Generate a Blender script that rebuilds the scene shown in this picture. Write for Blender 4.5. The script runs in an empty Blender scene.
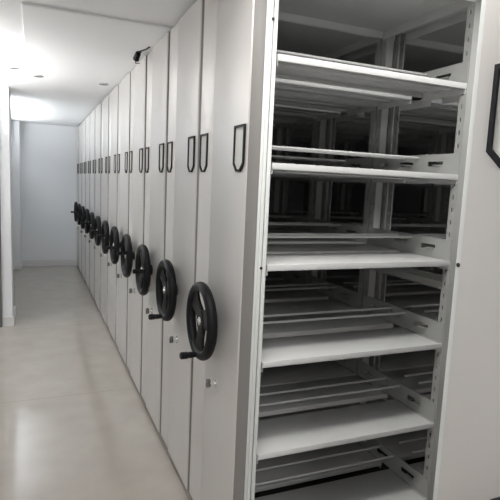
import bpy, bmesh, math, random
from mathutils import Matrix, Vector
random.seed(7)
S = bpy.context.scene
COL = S.collection
PI = math.pi

# ------------------------------------------------------------------ materials
def mat(name, col, rough=0.5, metal=0.0, spec=0.5, noise=0.0, nscale=30.0, bump=0.0, bscale=200.0, coat=0.0):
    m = bpy.data.materials.new(name); m.use_nodes = True
    nt = m.node_tree; b = nt.nodes['Principled BSDF']
    b.inputs['Base Color'].default_value = (*col, 1)
    b.inputs['Roughness'].default_value = rough
    b.inputs['Metallic'].default_value = metal
    b.inputs['Specular IOR Level'].default_value = spec
    b.inputs['Coat Weight'].default_value = coat
    tc = nt.nodes.new('ShaderNodeTexCoord')
    if noise:
        n = nt.nodes.new('ShaderNodeTexNoise'); n.inputs['Scale'].default_value = nscale
        n.inputs['Detail'].default_value = 4
        nt.links.new(tc.outputs['Object'], n.inputs['Vector'])
        r = nt.nodes.new('ShaderNodeMapRange')
        r.inputs['To Min'].default_value = 1 - noise; r.inputs['To Max'].default_value = 1 + noise
        nt.links.new(n.outputs['Fac'], r.inputs['Value'])
        mx = nt.nodes.new('ShaderNodeVectorMath'); mx.operation = 'SCALE'
        mx.inputs[0].default_value = col
        nt.links.new(r.outputs['Result'], mx.inputs['Scale'])
        nt.links.new(mx.outputs['Vector'], b.inputs['Base Color'])
    if bump:
        n2 = nt.nodes.new('ShaderNodeTexNoise'); n2.inputs['Scale'].default_value = bscale
        nt.links.new(tc.outputs['Object'], n2.inputs['Vector'])
        bp = nt.nodes.new('ShaderNodeBump'); bp.inputs['Strength'].default_value = bump
        bp.inputs['Distance'].default_value = 0.002
        nt.links.new(n2.outputs['Fac'], bp.inputs['Height'])
        nt.links.new(bp.outputs['Normal'], b.inputs['Normal'])
    return m

PANEL = mat('panel_powder_coat', (0.66, 0.64, 0.617), 0.40, 0.35, noise=0.02, nscale=6, bump=0.05, bscale=500)
SHELF = mat('shelf_powder_coat', (0.62, 0.625, 0.62), 0.36, noise=0.02, nscale=8)
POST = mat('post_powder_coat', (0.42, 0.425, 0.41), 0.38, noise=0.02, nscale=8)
TRIM = mat('edge_trim_pale', (0.72, 0.74, 0.72), 0.45)
SHADED_EDGE = mat('edge_return_shaded', (0.21, 0.20, 0.19), 0.5)  # shade on the bevelled panel edge, put into a darker grey
BLACK = mat('black_plastic', (0.005, 0.005, 0.006), 0.5, spec=0.22, bump=0.05, bscale=300)
FRAME = mat('label_frame_dark', (0.008, 0.008, 0.011), 0.55, spec=0.25)
CARD = mat('label_card', (0.60, 0.60, 0.575), 0.45)
CHROME = mat('chrome', (0.78, 0.78, 0.78), 0.16, 1.0)
STEEL = mat('dark_steel', (0.20, 0.20, 0.20), 0.25, 1.0)
RUBBER = mat('dark_base', (0.03, 0.03, 0.03), 0.6)
HOLE = mat('screw_black', (0.01, 0.01, 0.01), 0.5)
WALL = mat('wall_paint', (0.80, 0.82, 0.84), 0.6, noise=0.01, nscale=3)
CEIL = mat('ceiling_paint', (0.90, 0.91, 0.92), 0.7)
BASEB = mat('baseboard_paint', (0.74, 0.74, 0.73), 0.4)
JAMB = mat('jamb_grey', (0.12, 0.125, 0.12), 0.5)
WIN = mat('window_frame_white', (0.75, 0.76, 0.77), 0.35)
LAMPBODY = mat('downlight_dark', (0.10, 0.10, 0.10), 0.4)
LAMPRING = mat('downlight_ring', (0.45, 0.46, 0.47), 0.35)

def glass():
    m = bpy.data.materials.new('window_glass'); m.use_nodes = True
    nt = m.node_tree; nt.nodes.clear()
    o = nt.nodes.new('ShaderNodeOutputMaterial')
    a = nt.nodes.new('ShaderNodeBsdfTransparent'); g = nt.nodes.new('ShaderNodeBsdfGlossy')
    g.inputs['Roughness'].default_value = 0.02
    x = nt.nodes.new('ShaderNodeMixShader'); x.inputs[0].default_value = 0.06
    nt.links.new(a.outputs[0], x.inputs[1]); nt.links.new(g.outputs[0], x.inputs[2])
    nt.links.new(x.outputs[0], o.inputs[0]); return m
GLASS = glass()

def emis(name, col, s):
    m = bpy.data.materials.new(name); m.use_nodes = True
    b = m.node_tree.nodes['Principled BSDF']
    b.inputs['Base Color'].default_value = (*col, 1)
    b.inputs['Emission Color'].default_value = (*col, 1); b.inputs['Emission Strength'].default_value = s
    return m

def floor_mat():
    m = bpy.data.materials.new('floor_polished_tile'); m.use_nodes = True
    nt = m.node_tree; b = nt.nodes['Principled BSDF']
    tc = nt.nodes.new('ShaderNodeTexCoord')
    mp = nt.nodes.new('ShaderNodeMapping')
    mp.inputs['Location'].default_value = (0.0, -2.02, 0)
    nt.links.new(tc.outputs['Object'], mp.inputs['Vector'])
    br = nt.nodes.new('ShaderNodeTexBrick')
    br.offset = 0.0; br.inputs['Scale'].default_value = 1.0
    br.inputs['Brick Width'].default_value = 1.2; br.inputs['Row Height'].default_value = 1.8
    br.inputs['Mortar Size'].default_value = 0.0022
    br.inputs['Color1'].default_value = (0.40, 0.365, 0.33, 1)
    br.inputs['Color2'].default_value = (0.39, 0.355, 0.32, 1)
    br.inputs['Mortar'].default_value = (0.26, 0.24, 0.22, 1)
    nt.links.new(mp.outputs['Vector'], br.inputs['Vector'])
    n = nt.nodes.new('ShaderNodeTexNoise'); n.inputs['Scale'].default_value = 5; n.inputs['Detail'].default_value = 6
    nt.links.new(tc.outputs['Object'], n.inputs['Vector'])
    r = nt.nodes.new('ShaderNodeMapRange'); r.inputs['To Min'].default_value = 0.86; r.inputs['To Max'].default_value = 1.14
    nt.links.new(n.outputs['Fac'], r.inputs['Value'])
    mx = nt.nodes.new('ShaderNodeVectorMath'); mx.operation = 'SCALE'
    nt.links.new(br.outputs['Color'], mx.inputs[0]); nt.links.new(r.outputs['Result'], mx.inputs['Scale'])
    nt.links.new(mx.outputs['Vector'], b.inputs['Base Color'])
    b.inputs['Specular IOR Level'].default_value = 0.75
    r2 = nt.nodes.new('ShaderNodeMapRange'); r2.inputs['To Min'].default_value = 0.05; r2.inputs['To Max'].default_value = 0.15
    nt.links.new(n.outputs['Fac'], r2.inputs['Value']); nt.links.new(r2.outputs['Result'], b.inputs['Roughness'])
    return m
FLOOR = floor_mat()

# ------------------------------------------------------------------ mesh helpers
def new_bm(): return bmesh.new()
def box(bm, x0, x1, y0, y1, z0, z1, bev=0.0, segs=2):
    t = bmesh.new()
    bmesh.ops.create_cube(t, size=1.0)
    for v in t.verts:
        v.co = Vector(((x0+x1)/2 + v.co.x*(x1-x0), (y0+y1)/2 + v.co.y*(y1-y0), (z0+z1)/2 + v.co.z*(z1-z0)))
    if bev: bmesh.ops.bevel(t, geom=t.edges[:], offset=bev, segments=segs, affect='EDGES', profile=0.5)
    merge(bm, t)
def merge(bm, t, M=None):
    if M is not None: bmesh.ops.transform(t, matrix=M, verts=t.verts)
    me = bpy.data.meshes.new('tmp'); t.to_mesh(me); t.free(); bm.from_mesh(me); bpy.data.meshes.remove(me)
def cyl(bm, p0, p1, r0, r1=None, seg=24, bev=0.0):
    r1 = r0 if r1 is None else r1
    p0 = Vector(p0); p1 = Vector(p1); d = p1 - p0
    t = bmesh.new()
    bmesh.ops.create_cone(t, cap_ends=True, segments=seg, radius1=r0, radius2=r1, depth=d.length)
    if bev:
        e = [e for e in t.edges if len(e.link_faces) == 2 and any(len(f.verts) > 4 for f in e.link_faces)]
        bmesh.ops.bevel(t, geom=e, offset=bev, segments=2, affect='EDGES')
    q = Vector((0, 0, 1)).rotation_difference(d.normalized())
    merge(bm, t, Matrix.Translation((p0+p1)/2) @ q.to_matrix().to_4x4())
def prism(bm, poly, z0, z1):
    """extrude an (x, y) polygon vertically"""
    t = bmesh.new()
    a = [t.verts.new((x, y, z0)) for x, y in poly]; b = [t.verts.new((x, y, z1)) for x, y in poly]
    n = len(poly)
    t.faces.new(a); t.faces.new(b[::-1])
    for i in range(n): t.faces.new((a[i], b[i], b[(i+1) % n], a[(i+1) % n]))
    bmesh.ops.recalc_face_normals(t, faces=t.faces)
    merge(bm, t)
def torus(bm, cx, cy, cz, R, r, seg=48, mseg=14, sx=1.0):
    """ring in the plane x = cx"""
    t = bmesh.new(); rows = []
    for i in range(seg):
        a = 2*PI*i/seg; row = []
        for j in range(mseg):
            b = 2*PI*j/mseg; rr = R + r*math.cos(b)
            row.append(t.verts.new((cx + sx*r*math.sin(b), cy + rr*math.cos(a), cz + rr*math.sin(a))))
        rows.append(row)
    for i in range(seg):
        for j in range(mseg):
            t.faces.new((rows[i][j], rows[(i+1) % seg][j], rows[(i+1) % seg][(j+1) % mseg], rows[i][(j+1) % mseg]))
    bmesh.ops.recalc_face_normals(t, faces=t.faces)
    merge(bm, t)
def tube(bm, pts, r, seg=12):
    for a, b in zip(pts[:-1], pts[1:]): cyl(bm, a, b, r, seg=seg)
def smooth(me, ang=35):
    for p in me.polygons: p.use_smooth = True
    try: me.set_sharp_from_angle(angle=math.radians(ang))
    except Exception: pass
def mesh(name, bm, m, sm=True):
    me = bpy.data.meshes.new(name); bm.to_mesh(me); bm.free(); me.materials.append(m)
    if sm: smooth(me)
    return me
def put(name, me, parent=None, loc=(0, 0, 0)):
    o = bpy.data.objects.new(name, me); COL.objects.link(o); o.location = loc
    if parent: o.parent = parent
    return o
def thing(name, label, cat, loc=(0, 0, 0), group=None):
    o = bpy.data.objects.new(name, None); COL.objects.link(o); o.location = loc
    o.empty_display_size = 0.1; o['label'] = label; o['category'] = cat
    if group: o['group'] = group
    return o
def struct(name, bm, m):
    o = put(name, mesh(name, bm, m, False)); o['kind'] = 'structure'; return o

# ------------------------------------------------------------------ room
CZ = 2.372
XL, XP, XR = -3.2, -1.0, 4.6       # open side, corridor side, far side
YF, YC, YB = -4.6, 3.95, 7.62      # behind the camera, corridor mouth, back wall
bm = new_bm(); box(bm, XL-.2, XR+.2, YF-.2, YB+.2, -.12, 0); struct('floor', bm, FLOOR)
bm = new_bm(); box(bm, XL-.2, XR+.2, YF-.2, YB+.2, CZ, CZ+.15); struct('ceiling', bm, CEIL)
bm = new_bm(); box(bm, XP-.2, XR+.2, YB, YB+.2, 0, CZ); struct('wall_back', bm, WALL)
bm = new_bm(); box(bm, XR, XR+.2, YF, YB, 0, CZ); struct('wall_right', bm, WALL)
# wall behind the camera with a wide window
def wall_with_window(name, axis, pos, th, a0, a1, w0, w1, s0, s1, m):
    bm = new_bm()
    def b(p0, p1, z0, z1):
        if axis == 'x': box(bm, pos-th, pos, p0, p1, z0, z1)
        else: box(bm, p0, p1, pos-th, pos, z0, z1)
    b(a0, w0, 0, CZ); b(w1, a1, 0, CZ); b(w0, w1, 0, s0); b(w0, w1, s1, CZ)
    return struct(name, bm, m)
def window(name, axis, pos, th, w0, w1, s0, s1, n):
    bm = new_bm(); f = .05
    def b(B, p0, p1, z0, z1, d=.06):
        c = pos - th*.5
        if axis == 'x': box(B, c-d/2, c+d/2, p0, p1, z0, z1)
        else: box(B, p0, p1, c-d/2, c+d/2, z0, z1)
    b(bm, w0, w0+f, s0, s1); b(bm, w1-f, w1, s0, s1); b(bm, w0+f, w1-f, s0, s0+f); b(bm, w0+f, w1-f, s1-f, s1)
    for i in range(1, n):
        q = w0 + (w1-w0)*i/n; b(bm, q-.025, q+.025, s0+f, s1-f)
    fr = struct(name, bm, WIN)
    g = new_bm(); b(g, w0+f, w1-f, s0+f, s1-f, .008)
    p = put('window_pane', mesh('window_pane', g, GLASS, False), fr)
    return fr
wall_with_window('wall_left', 'x', XL, .2, YF, YC, -1.6, 3.4, 1.55, 2.25, WALL)
window('window_1', 'x', XL, .2, -1.6, 3.4, 1.55, 2.25, 4)
wall_with_window('wall_corridor', 'x', XP, .2, YC+.45, YB, 4.7, 7.1, 1.85, 2.3, WALL)
window('window_2', 'x', XP, .2, 4.7, 7.1, 1.85, 2.3, 2)
wall_with_window('wall_front', 'y', YF, .2, XL-.2, XR+.2, -2.95, -.35, .9, 2.2, WALL)
window('window_3', 'y', YF, .2, -2.95, -.35, .9, 2.2, 3)
# partition with its end seen at the left border of the view
bm = new_bm(); box(bm, XL-.2, -.9, YC, YC+.45, 0, CZ); struct('wall_partition', bm, WALL)
bm = new_bm(); box(bm, -1.12, -.990, YC-.03, YC, 0, 2.2); struct('trim_1', bm, JAMB)
bm = new_bm(); box(bm, -.990, -.884, YC-.016, YC, 0, .10, .003); box(bm, -.9, -.884, YC, YC+.45, 0, .10, .003); struct('baseboard_left', bm, BASEB)
bm = new_bm(); box(bm, XP, -.005, YB-.016, YB, 0, .095, .003); box(bm, XP, -.005, YB-.02, YB-.0, .095, .103, .002); struct('baseboard_back', bm, BASEB)
bm = new_bm(); box(bm, XP, -.885, YB-.3, YB, 0, CZ); struct('column', bm, WALL)
bm = new_bm(); box(bm, XP, -.868, YB-.317, YB-.017, 0, .07, .003); struct('baseboard_column', bm, BASEB)
# shallow dropped field of the ceiling in front of the corridor
bm = new_bm(); box(bm, -.735, .6, 1.2, 3.17, CZ-.012, CZ, .004); struct('trim_2', bm, CEIL)

# ------------------------------------------------------------------ shelving meshes
H = 2.352
PITCH = 0.607
D = 0.599           # depth of one unit
BAY0, BAYW, NB = 0.045, 0.975, 3
LEV = [2.32, 1.994, 1.625, 1.26, 0.895, 0.53, 0.165]     # top surfaces of the shelf boards
SHX0, SHX1 = BAY0 + .041, BAY0 + .041 + .860               # board of the first bay

def m_panel(d=D, yn=.024, e=.0165):
    # two overlapping sheets on a tray; yn = where the sheet starts, e = set-back of its far edge
    poly = [(-.003, yn), (-.006, yn+.003), (-.006, .396), (.004, .414), (.006, .420), (.0005, .434), (.0005, d-e-.0025), (.003, d-e), (.036, d-e),
            (.044, d-e), (.044, yn)]
    if d < .5: poly = [(-.003, yn), (-.006, yn+.003), (-.006, d-.004), (.044, d-.004), (.044, yn)]
    bm = new_bm(); prism(bm, poly, .035, H); return mesh('end_panel', bm, PANEL)
def m_edge_return(w):  # bevelled return of the panel edge, its shade painted in as colour
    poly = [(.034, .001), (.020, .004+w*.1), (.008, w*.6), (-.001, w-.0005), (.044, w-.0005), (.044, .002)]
    bm = new_bm(); prism(bm, poly, .035, H-.001); return mesh('shaded_edge_return', bm, SHADED_EDGE)
# the unit by the camera, the open unit, the closed ones
ME_PANEL = dict(near=m_panel(), open=m_panel(e=.005), closed=m_panel(yn=.011, e=.005))
ME_EDGE_RETURN = dict(near=m_edge_return(.024), open=m_edge_return(.024), closed=m_edge_return(.011))
def m_trim(s, x=.008):
    bm = new_bm()
    if s == 0:
        box(bm, .0445, .060, -.002, .016, .04, H-.002, .004); box(bm, .0635, .079, .0, .016, .04, H-.002, .003)
        box(bm, .0345, .044, -.001, .0008, .04, H-.002, .0005)
    else:
        box(bm, x, .079, D-.016, D, .04, H-.002, .003)
    return mesh('edge_trim', bm, TRIM)
ME_TRIM = [m_trim(0), m_trim(1), m_trim(1, .0445)]
def m_screw(s):
    bm = new_bm()
    if s == 0: cyl(bm, (.058, -.0035, 0), (.058, .001, 0), .0055, seg=16)
    else: cyl(bm, (.0065, D-.008, .17), (.010, D-.008, .17), .004, seg=16)
    return mesh('screw', bm, HOLE)
ME_SCREW = [m_screw(0), m_screw(1)]

def hexa(y0, y1, z0, z1, c):     # outline of a label holder: square on top, chamfered below
    return [(y0, z1), (y1, z1), (y1, z0+c), (y1-c*1.1, z0), (y0+c*1.1, z0), (y0, z0+c)]
def m_holder():
    t = bmesh.new(); w = .0085
    a = hexa(0, .100, 0, .165, .027); b = hexa(w, .100-w, w, .165-w, .0235)
    xs = (0, -.007)
    vo = [[t.verts.new((x, y, z)) for y, z in a] for x in xs]; vi = [[t.verts.new((x, y, z)) for y, z in b] for x in xs]
    for i in range(6):
        j = (i+1) % 6
        t.faces.new((vo[1][i], vo[1][j], vi[1][j], vi[1][i])); t.faces.new((vo[0][i], vo[0][j], vo[1][j], vo[1][i]))
        t.faces.new((vi[0][i], vi[0][j], vi[1][j], vi[1][i])); t.faces.new((vo[0][i], vo[0][j], vi[0][j], vi[0][i]))
    bmesh.ops.recalc_face_normals(t, faces=t.faces)
    return mesh('label_holder', t, FRAME, False)
ME_HOLDER = m_holder()
def m_card():
    t = bmesh.new(); w = .0075
    b = hexa(w, .100-w, w, .165-w, .024)
    v0 = [t.verts.new((-.0004, y, z)) for y, z in b]; v1 = [t.verts.new((-.0022, y, z)) for y, z in b]
    t.faces.new(v1); t.faces.new(v0)
    for i in range(6): t.faces.new((v0[i], v0[(i+1) % 6], v1[(i+1) % 6], v1[i]))
    bmesh.ops.recalc_face_normals(t, faces=t.faces)
    return mesh('label_card', t, CARD, False)
ME_CARD = m_card()

def m_wheel():
    bm = new_bm(); R, r = .1415, .0195
    torus(bm, -.056, 0, 0, R, r, 64, 16, 1.1)
    # hub and shaft
    cyl(bm, (-.062, 0, 0), (-.026, 0, 0), .046, .040, 32, .003)
    cyl(bm, (-.028, 0, 0), (0, 0, 0), .020, seg=24)
    cyl(bm, (-.006, 0, 0), (.0, 0, 0), .032, seg=24)
    # three broad spokes that flare into the rim
    for deg in (38, 158, 278):
        a = math.radians(deg); t = bmesh.new(); rows = []
        N = 10
        for i in range(N+1):
            q = i/N; rad = .022 + q*(R-.022)
            w = .036 + .010*abs(q-.35) + .021*max(0, q-.45)**1.3*2.2
            th = .0085
            xo = -.050 - .004*q
            row = [t.verts.new((xo + sx*th*(1 if abs(sw) < .9 else .55), rad*math.cos(a) - sw*w*math.sin(a), rad*math.sin(a) + sw*w*math.cos(a)))
                   for sx, sw in ((-1, -1), (-1, -.6), (-1, .6), (-1, 1), (1, 1), (1, .6), (1, -.6), (1, -1))]
            rows.append(row)
        for i in range(N):
            for j in range(8):
                t.faces.new((rows[i][j], rows[i][(j+1) % 8], rows[i+1][(j+1) % 8], rows[i+1][j]))
        t.faces.new(rows[0]); t.faces.new(rows[-1][::-1])
        bmesh.ops.recalc_face_normals(t, faces=t.faces); merge(bm, t)
    return mesh('handwheel', bm, BLACK, True)
ME_WHEEL = m_wheel()
def m_grip():
    bm = new_bm(); z = -.137; y = -.012
    cyl(bm, (-.056, y, z), (-.074, y, z), .011, .008, 20)
    cyl(bm, (-.074, y, z), (-.108, y, z), .0105, .0135, 20, .002)
    cyl(bm, (-.108, y, z), (-.143, y, z), .0140, .0150, 20, .004)
    return mesh('grip', bm, BLACK)
ME_GRIP = m_grip()
def m_cap():
    bm = new_bm(); cyl(bm, (-.0615, 0, 0), (-.067, 0, 0), .019, .016, 28, .002); cyl(bm, (-.067, 0, 0), (-.070, 0, 0), .007, seg=6)
    return mesh('hub_cap', bm, CHROME)
ME_CAP = m_cap()
def m_lock():
    bm = new_bm()
    cyl(bm, (0, 0, 0), (-.004, 0, 0), .021, seg=28, bev=.001)
    cyl(bm, (-.004, 0, 0), (-.022, 0, 0), .0155, .0145, seg=24, bev=.002)
    return mesh('lock', bm, CHROME)
def m_key():
    bm = new_bm(); box(bm, -.040, -.021, -.005, .005, -.017, .019, .003)
    return mesh('lock_key', bm, STEEL)
ME_LOCK, ME_KEY = m_lock(), m_key()

def m_base(L):
    bm = new_bm()
    box(bm, .07, L-.03, .03, D-.03, .022, .10)
    for x in (.25, L*.5, L-.25):
        for y in (.12, D-.12): cyl(bm, (x-.02, y, .045), (x+.02, y, .045), .045, seg=24)
    box(bm, .02, .07, .012, D-.012, .006, .04)
    return mesh('base', bm, RUBBER)
def m_roof(L, d=D):
    bm = new_bm(); box(bm, .046, L, .004, d-.004, H-.012, H, .002); box(bm, .082, L, .002, .006, H-.045, H-.001); box(bm, .082, L, d-.006, d-.002, H-.045, H-.001)
    for b in range(3):
        for x in (BAY0 + b*BAYW + .041, BAY0 + b*BAYW + .901): box(bm, x-.002, x+.002, .008, d-.008, H-.052, H-.010)
    return mesh('top_panel', bm, SHELF)
def m_post(flip):
    """slotted channel post, 40 x 40 mm; flip mirrors left/right. Origin at its outer front corner."""
    bm = new_bm(); t = .0022; w = .040
    # slotted side plate: two strips and the rungs between the slots
    box(bm, 0, t, 0, .018, 0, 1); box(bm, 0, t, .025, w, 0, 1)
    n = 42
    for i in range(n):
        z = i/n; box(bm, 0, t, .018, .025, z, z + .66/n)
    if not flip: box(bm, t, w-t, 0, t, 0, 1)
    box(bm, w-t, w, 0, w, 0, 1)
    box(bm, t, w-t, w-t, w, 0, 1)
    if flip:
        box(bm, t, .007, 0, t, 0, 1); box(bm, w-.007, w-t, 0, t, 0, 1)
    z0, z1 = .10, H-.013
    for v in bm.verts:
        v.co.z = z0 + v.co.z*(z1-z0)
        if flip: v.co.x = w - v.co.x
    bmesh.ops.recalc_face_normals(bm, faces=bm.faces)
    return mesh('upright', bm, POST, False)
ME_POST = [m_post(False), m_post(True)]
def m_shelf():
    bm = new_bm(); x0, x1, d = 0, .860, .262
    # pressed tray: deck with rolled lips and side flanges
    box(bm, x0, x1, 0, d, -.004, 0, .0015)
    box(bm, x0, x1, 0, .004, -.023, -.001, .0015); box(bm, x0, x1, d-.004, d, -.023, -.001, .0015)
    box(bm, x0, x1, .004, .014, -.023, -.020); box(bm, x0, x1, d-.014, d-.004, -.023, -.020)
    box(bm, x0, x0+.003, .004, d-.004, -.040, -.003); box(bm, x1-.003, x1, .004, d-.004, -.040, -.003)
    for y in (.09, .17): box(bm, x0+.003, x1-.003, y-.012, y+.012, -.014, -.003)
    return mesh('shelf', bm, SHELF)
ME_SHELF = m_shelf()
def m_bar():
    bm = new_bm(); cyl(bm, (0, 0, 0), (.860, 0, 0), .0045, seg=12)
    box(bm, 0, .860, -.0018, .0018, -.0052, .0052, .001)
    return mesh('retaining_bar', bm, SHELF)
ME_BAR = m_bar()
def m_guard():
    """divider plate standing on the end of a shelf, with one slotted hole and its bent tab (inner face towards -x)"""
    bm = new_bm(); t = .002; h = .088
    slots = ((.095, .185), (.285, .375), (.46, .53)); h0, h1 = .034, .056; q = .004
    for y0, y1 in slots:
        box(bm, 0, t, q, y0, 0, h); box(bm, 0, t, y0, y1, 0, h0); box(bm, 0, t, y0, y1, h1, h); q = y1
        box(bm, -.012, 0, y0+.006, y0+.050, h0+.004, h0+.007); box(bm, .0, .0018, y0, y0+.05, h0, h0+.008)
    box(bm, 0, t, q, .585, 0, h)
    box(bm, -.001, .008, .004, .585, h-.002, h, .0008)
    box(bm, -.012, t, .012, .25, 0, .0016); box(bm, -.012, t, .345, .575, 0, .0016)
    bmesh.ops.recalc_face_normals(bm, faces=bm.faces)
    return mesh('divider_plate', bm, POST, False)
ME_GUARD = m_guard()
def m_tie():
    bm = new_bm(); box(bm, 0, .0025, .036, .56, 0, .034); box(bm, -.008, .0, .036, .56, .0315, .034); box(bm, -.008, .0, .036, .56, 0, .0025)
    return mesh('frame_tie', bm, POST, False)
ME_TIE = m_tie()

LEN = BAY0 + NB*BAYW
ME_BASE, ME_ROOF = m_base(LEN), m_roof(LEN)

TURN = [0, .06] + [-math.radians(a) for a in (92, 101, 84, 96, 88, 104, 80, 93, 99, 86)]   # how far each wheel is turned
def unit(label, k, detail, group, y=None):
    """one double-faced shelving carriage; detail 2 = all fittings, 1 = boards and posts"""
    y = k*PITCH if y is None else y
    kind = 'near' if y < -.1 else 'open' if k == 0 else 'closed'
    u = thing('mobile_shelving_unit', label, 'shelving unit', (0, y, 0), group)
    put('end_panel', ME_PANEL[kind], u); put('shaded_edge_return', ME_EDGE_RETURN[kind], u); put('base', ME_BASE, u); put('top_panel', ME_ROOF, u)
    for s in (0, 1):
        tr = put('edge_trim', ME_TRIM[2 if s and kind != 'near' else s], u)
        if k < 1 and not (s and kind == 'open'):
            for z in (.35, 1.25, 2.1): put('screw', ME_SCREW[s], tr, (0, 0, z))
    for yy, xx in ((.040, -.006), (.476 if kind != 'near' else .443, .0005)):
        h = put('label_holder', ME_HOLDER, u, (xx, yy, 1.589)); put('label_card', ME_CARD, h)
    w = put('handwheel', ME_WHEEL, u, (-.007, .300, .983))
    w.rotation_euler.x = TURN[k]
    put('grip', ME_GRIP, w); put('hub_cap', ME_CAP, w)
    lk = put('lock', ME_LOCK, u, (-.006, .262, .726)); put('lock_key', ME_KEY, lk)
    nb = NB if detail == 2 else 2
    for b in range(nb):
        bx = BAY0 + b*BAYW
        for fx, fl in ((bx, 1), (bx + .902, 0)):
            for py in (.018 if fx < .1 else .002, D-.042 if fx > .1 else D-.058):
                put('upright', ME_POST[fl], u, (fx, py, 0))
            if detail == 2: put('frame_tie', ME_TIE, u, (fx + (.038 if fl else .0), 0, 1.130))
        x0 = bx + .041
        for i, z in enumerate(LEV[1:]):
            for yy in (.004, D-.004-.262):
                put('shelf', ME_SHELF, u, (x0, yy, z))
            if detail == 2:
                put('retaining_bar', ME_BAR, u, (x0, .249, z+.075)); put('retaining_bar', ME_BAR, u, (x0, D-.249, z+.075))
                g = put('divider_plate', ME_GUARD, u, (x0+.857, .002, z+.0005))
    return u

ORD = ['first', 'second', 'third', 'fourth', 'fifth', 'sixth', 'seventh', 'eighth', 'ninth', 'tenth', 'eleventh', 'twelfth']
GR = 'mobile shelving units in one long row'
unit('grey mobile shelving unit nearest the camera, only its end panel edge showing at right', 0, 2, GR, -1.548)
for k in range(12):
    if k == 0: lab = 'grey mobile shelving unit with empty open shelves facing the aisle'
    elif k == 11: lab = 'twelfth grey mobile shelving unit counting back from the open shelves, farthest with a handwheel'
    else: lab = ORD[k] + ' grey mobile shelving unit counting back from the open empty shelves, black handwheel'
    unit(lab, k, 2 if k < 4 else 1, GR)

# fixed single-faced unit against the back wall
fy = 12*PITCH; fd = YB - .018 - fy
fu = thing('fixed_shelving_unit', 'narrow grey fixed shelving unit against the white back wall, without handwheel', 'shelving unit', (0, fy, 0))
put('end_panel', m_panel(fd, .011), fu); put('shaded_edge_return', ME_EDGE_RETURN['closed'], fu)
put('top_panel', m_roof(LEN, fd), fu)
h = put('label_holder', ME_HOLDER, fu, (-.006, .040, 1.589)); put('label_card', ME_CARD, h)
for b in range(2):
    bx = BAY0 + b*BAYW
    for fx, fl in ((bx, 1), (bx+.902, 0)):
        for py in (.004, fd-.045): put('upright', ME_POST[fl], fu, (fx, py, 0))
    for z in LEV[1:]: put('shelf', ME_SHELF, fu, (bx+.041, .010, z))
bm = new_bm(); box(bm, .05, LEN, .02, fd-.004, .0, .10); put('base', mesh('base', bm, RUBBER), fu)

# ------------------------------------------------------------------ ceiling fittings
def downlight(x, y, label):
    t = thing('ceiling_downlight', label, 'ceiling light', (x, y, CZ), 'unlit downlights in the white ceiling')
    z = -.012 if (-.735 < x < -.04 and 1.2 < y < 3.17) else 0
    bm = new_bm(); torus(bm, 0, 0, 0, .036, .006, 32, 10)
    bmesh.ops.rotate(bm, verts=bm.verts, matrix=Matrix.Rotation(PI/2, 3, 'Y')); bmesh.ops.translate(bm, verts=bm.verts, vec=(0, 0, z-.003))
    put('rim', mesh('rim', bm, LAMPRING), t)
    bm = new_bm(); cyl(bm, (0, 0, z), (0, 0, z-.006), .034, .030, 28); put('lens', mesh('lens', bm, LAMPBODY), t)
downlight(-.822, 2.93, 'small unlit ceiling downlight nearest the left partition')
downlight(-.645, 3.10, 'small unlit ceiling downlight in the middle of the three')
downlight(-.114, 3.12, 'small unlit ceiling downlight just above the tops of the shelving panels')

t = thing('ceiling_bracket', 'small black bracket hanging from the ceiling just above the grey panels', 'bracket', (-.055, 1.80, CZ))
bm = new_bm(); cyl(bm, (0, 0, 0), (0, 0, -.018), .016, seg=20); tube(bm, [(0, 0, -.018), (-.004, .01, -.03)], .006)
put('mount', mesh('mount', bm, BLACK), t)
bm = new_bm(); cyl(bm, (-.004, .0, -.022), (-.010, .05, -.052), .017, .021, 20, .003); put('head', mesh('head', bm, BLACK), t)
bm = new_bm(); tube(bm, [(.006, -.03, -.012), (.03, -.10, -.012), (.034, -.16, -.014)], .006); tube(bm, [(.0, 0, -.012), (.006, -.03, -.012)], .0045)
put('arm', mesh('arm', bm, BLACK), t)
bm = new_bm(); tube(bm, [(-.010, .05, -.05), (-.012, .055, -.075), (.012, .03, -.078)], .0025, 8); put('wire', mesh('wire', bm, RUBBER), t)

# lamps over the corridor and aisle, plus added fill lamps (all outside the frame)
PW = (8.5, 9, 50, 10, 32)      # lamp powers
LP = (43, 17)            # window daylight
EM = emis('lamp_diffuser', (1.0, 0.98, 0.95), 4.0)
def area(name, loc, rot, sx, sy, power, col):
    l = bpy.data.lights.new(name, 'AREA'); l.shape = 'RECTANGLE'; l.size = sx; l.size_y = sy; l.energy = power; l.color = col
    o = bpy.data.objects.new(name, l); COL.objects.link(o); o.location = loc; o.rotation_euler = rot; return o
def panel_lamp(x, y, label, sx, sy, power):
    t = thing('ceiling_panel_light', label, 'ceiling light', (x, y, CZ))
    bm = new_bm(); w = .025
    box(bm, -sx/2, sx/2, -sy/2, -sy/2+w, -.012, 0); box(bm, -sx/2, sx/2, sy/2-w, sy/2, -.012, 0)
    box(bm, -sx/2, -sx/2+w, -sy/2+w, sy/2-w, -.012, 0); box(bm, sx/2-w, sx/2, -sy/2+w, sy/2-w, -.012, 0)
    put('frame', mesh('frame', bm, WIN, False), t)
    bm = new_bm(); box(bm, -sx/2+w, sx/2-w, -sy/2+w, sy/2-w, -.009, -.001); put('diffuser', mesh('diffuser', bm, EM, False), t)
    area('panel_light_emitter', (x, y, CZ-.016), (0, 0, 0), sx-.06, sy-.06, power, (1, .985, .96))
panel_lamp(-.38, -.42, 'long ceiling panel light over the corridor near the open aisle', .3, .7, PW[0])
panel_lamp(.6, -.46, 'long ceiling light over the aisle in front of the open shelves', 1.2, .2, PW[1])
panel_lamp(-.6, -3.0, 'square ceiling panel light added behind the camera as fill', .6, .6, PW[4])  # added fill lamp for the faces towards the camera
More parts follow.
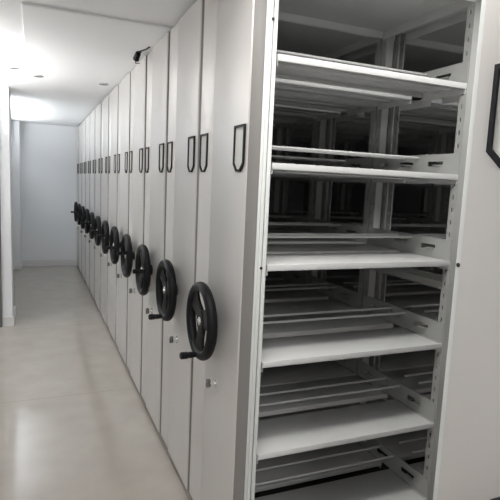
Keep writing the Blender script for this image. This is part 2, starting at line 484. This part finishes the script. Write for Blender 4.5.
def pendant(x, y, label, power):
    """added linear fill lamp, out of view, that brightens the ceiling from below"""
    z = 1.86; t = thing('added_uplight', label, 'added fill lamp', (x, y, z))
    bm = new_bm(); box(bm, -.05, .05, -.65, .65, -.03, .0, .006); put('body', mesh('body', bm, WIN), t)
    bm = new_bm(); box(bm, -.04, .04, -.61, .61, .0005, .004); put('diffuser', mesh('diffuser', bm, EM, False), t)
    for yy in (-.5, .5):
        bm = new_bm(); cyl(bm, (0, yy, 0), (0, yy, CZ-z), .002, seg=8); put('cable', mesh('cable', bm, RUBBER), t)
    area('uplight_emitter', (x, y, z+.012), (PI, 0, 0), .08, 1.2, power, (1, .99, .975))
pendant(-1.5, 2.75, 'slim white uplight added in front of the partition to brighten the ceiling', PW[2])
pendant(-1.4, -2.6, 'slim white uplight added behind the camera as bounce fill', PW[3])

# ------------------------------------------------------------------ light
w = bpy.data.worlds.new('sky'); S.world = w; w.use_nodes = True
nt = w.node_tree; bg = nt.nodes['Background']
sky = nt.nodes.new('ShaderNodeTexSky'); sky.sky_type = 'HOSEK_WILKIE'; sky.turbidity = 6
sky.sun_direction = (0.5, -0.6, 0.6)
bg.inputs['Strength'].default_value = 0.6
nt.links.new(sky.outputs['Color'], bg.inputs['Color'])
# daylight entering through the windows
UP = lambda d: (0, -PI/2 - math.radians(d), 0)
area('daylight_corridor', (XP-.26, 5.9, 2.05), UP(70), .45, 2.3, LP[0], (0.95, 0.98, 1.0))
area('daylight_behind', (-1.65, YF-.26, 1.55), (PI/2, 0, 0), 2.5, 1.25, LP[1], (1.0, 0.985, 0.96))

# ------------------------------------------------------------------ camera
cam = bpy.data.cameras.new('camera'); co = bpy.data.objects.new('camera', cam); COL.objects.link(co)
cam.sensor_width = 36; cam.sensor_fit = 'HORIZONTAL'; cam.lens = 36*508.36/500; cam.clip_start = .02
M = Matrix(((0.9203503, 0.00920333, -0.39098672), (-0.38853374, 0.1357434, -0.91138096), (0.04468613, 0.99070128, 0.12850728))).to_4x4()
co.matrix_world = Matrix.Translation((-.6891, -1.6358, 1.5466)) @ M
S.camera = co
S.view_settings.view_transform = 'Standard'; S.view_settings.look = 'None'; S.view_settings.gamma = 1
S.view_settings.use_curve_mapping = False
S.view_settings.exposure = 0.12
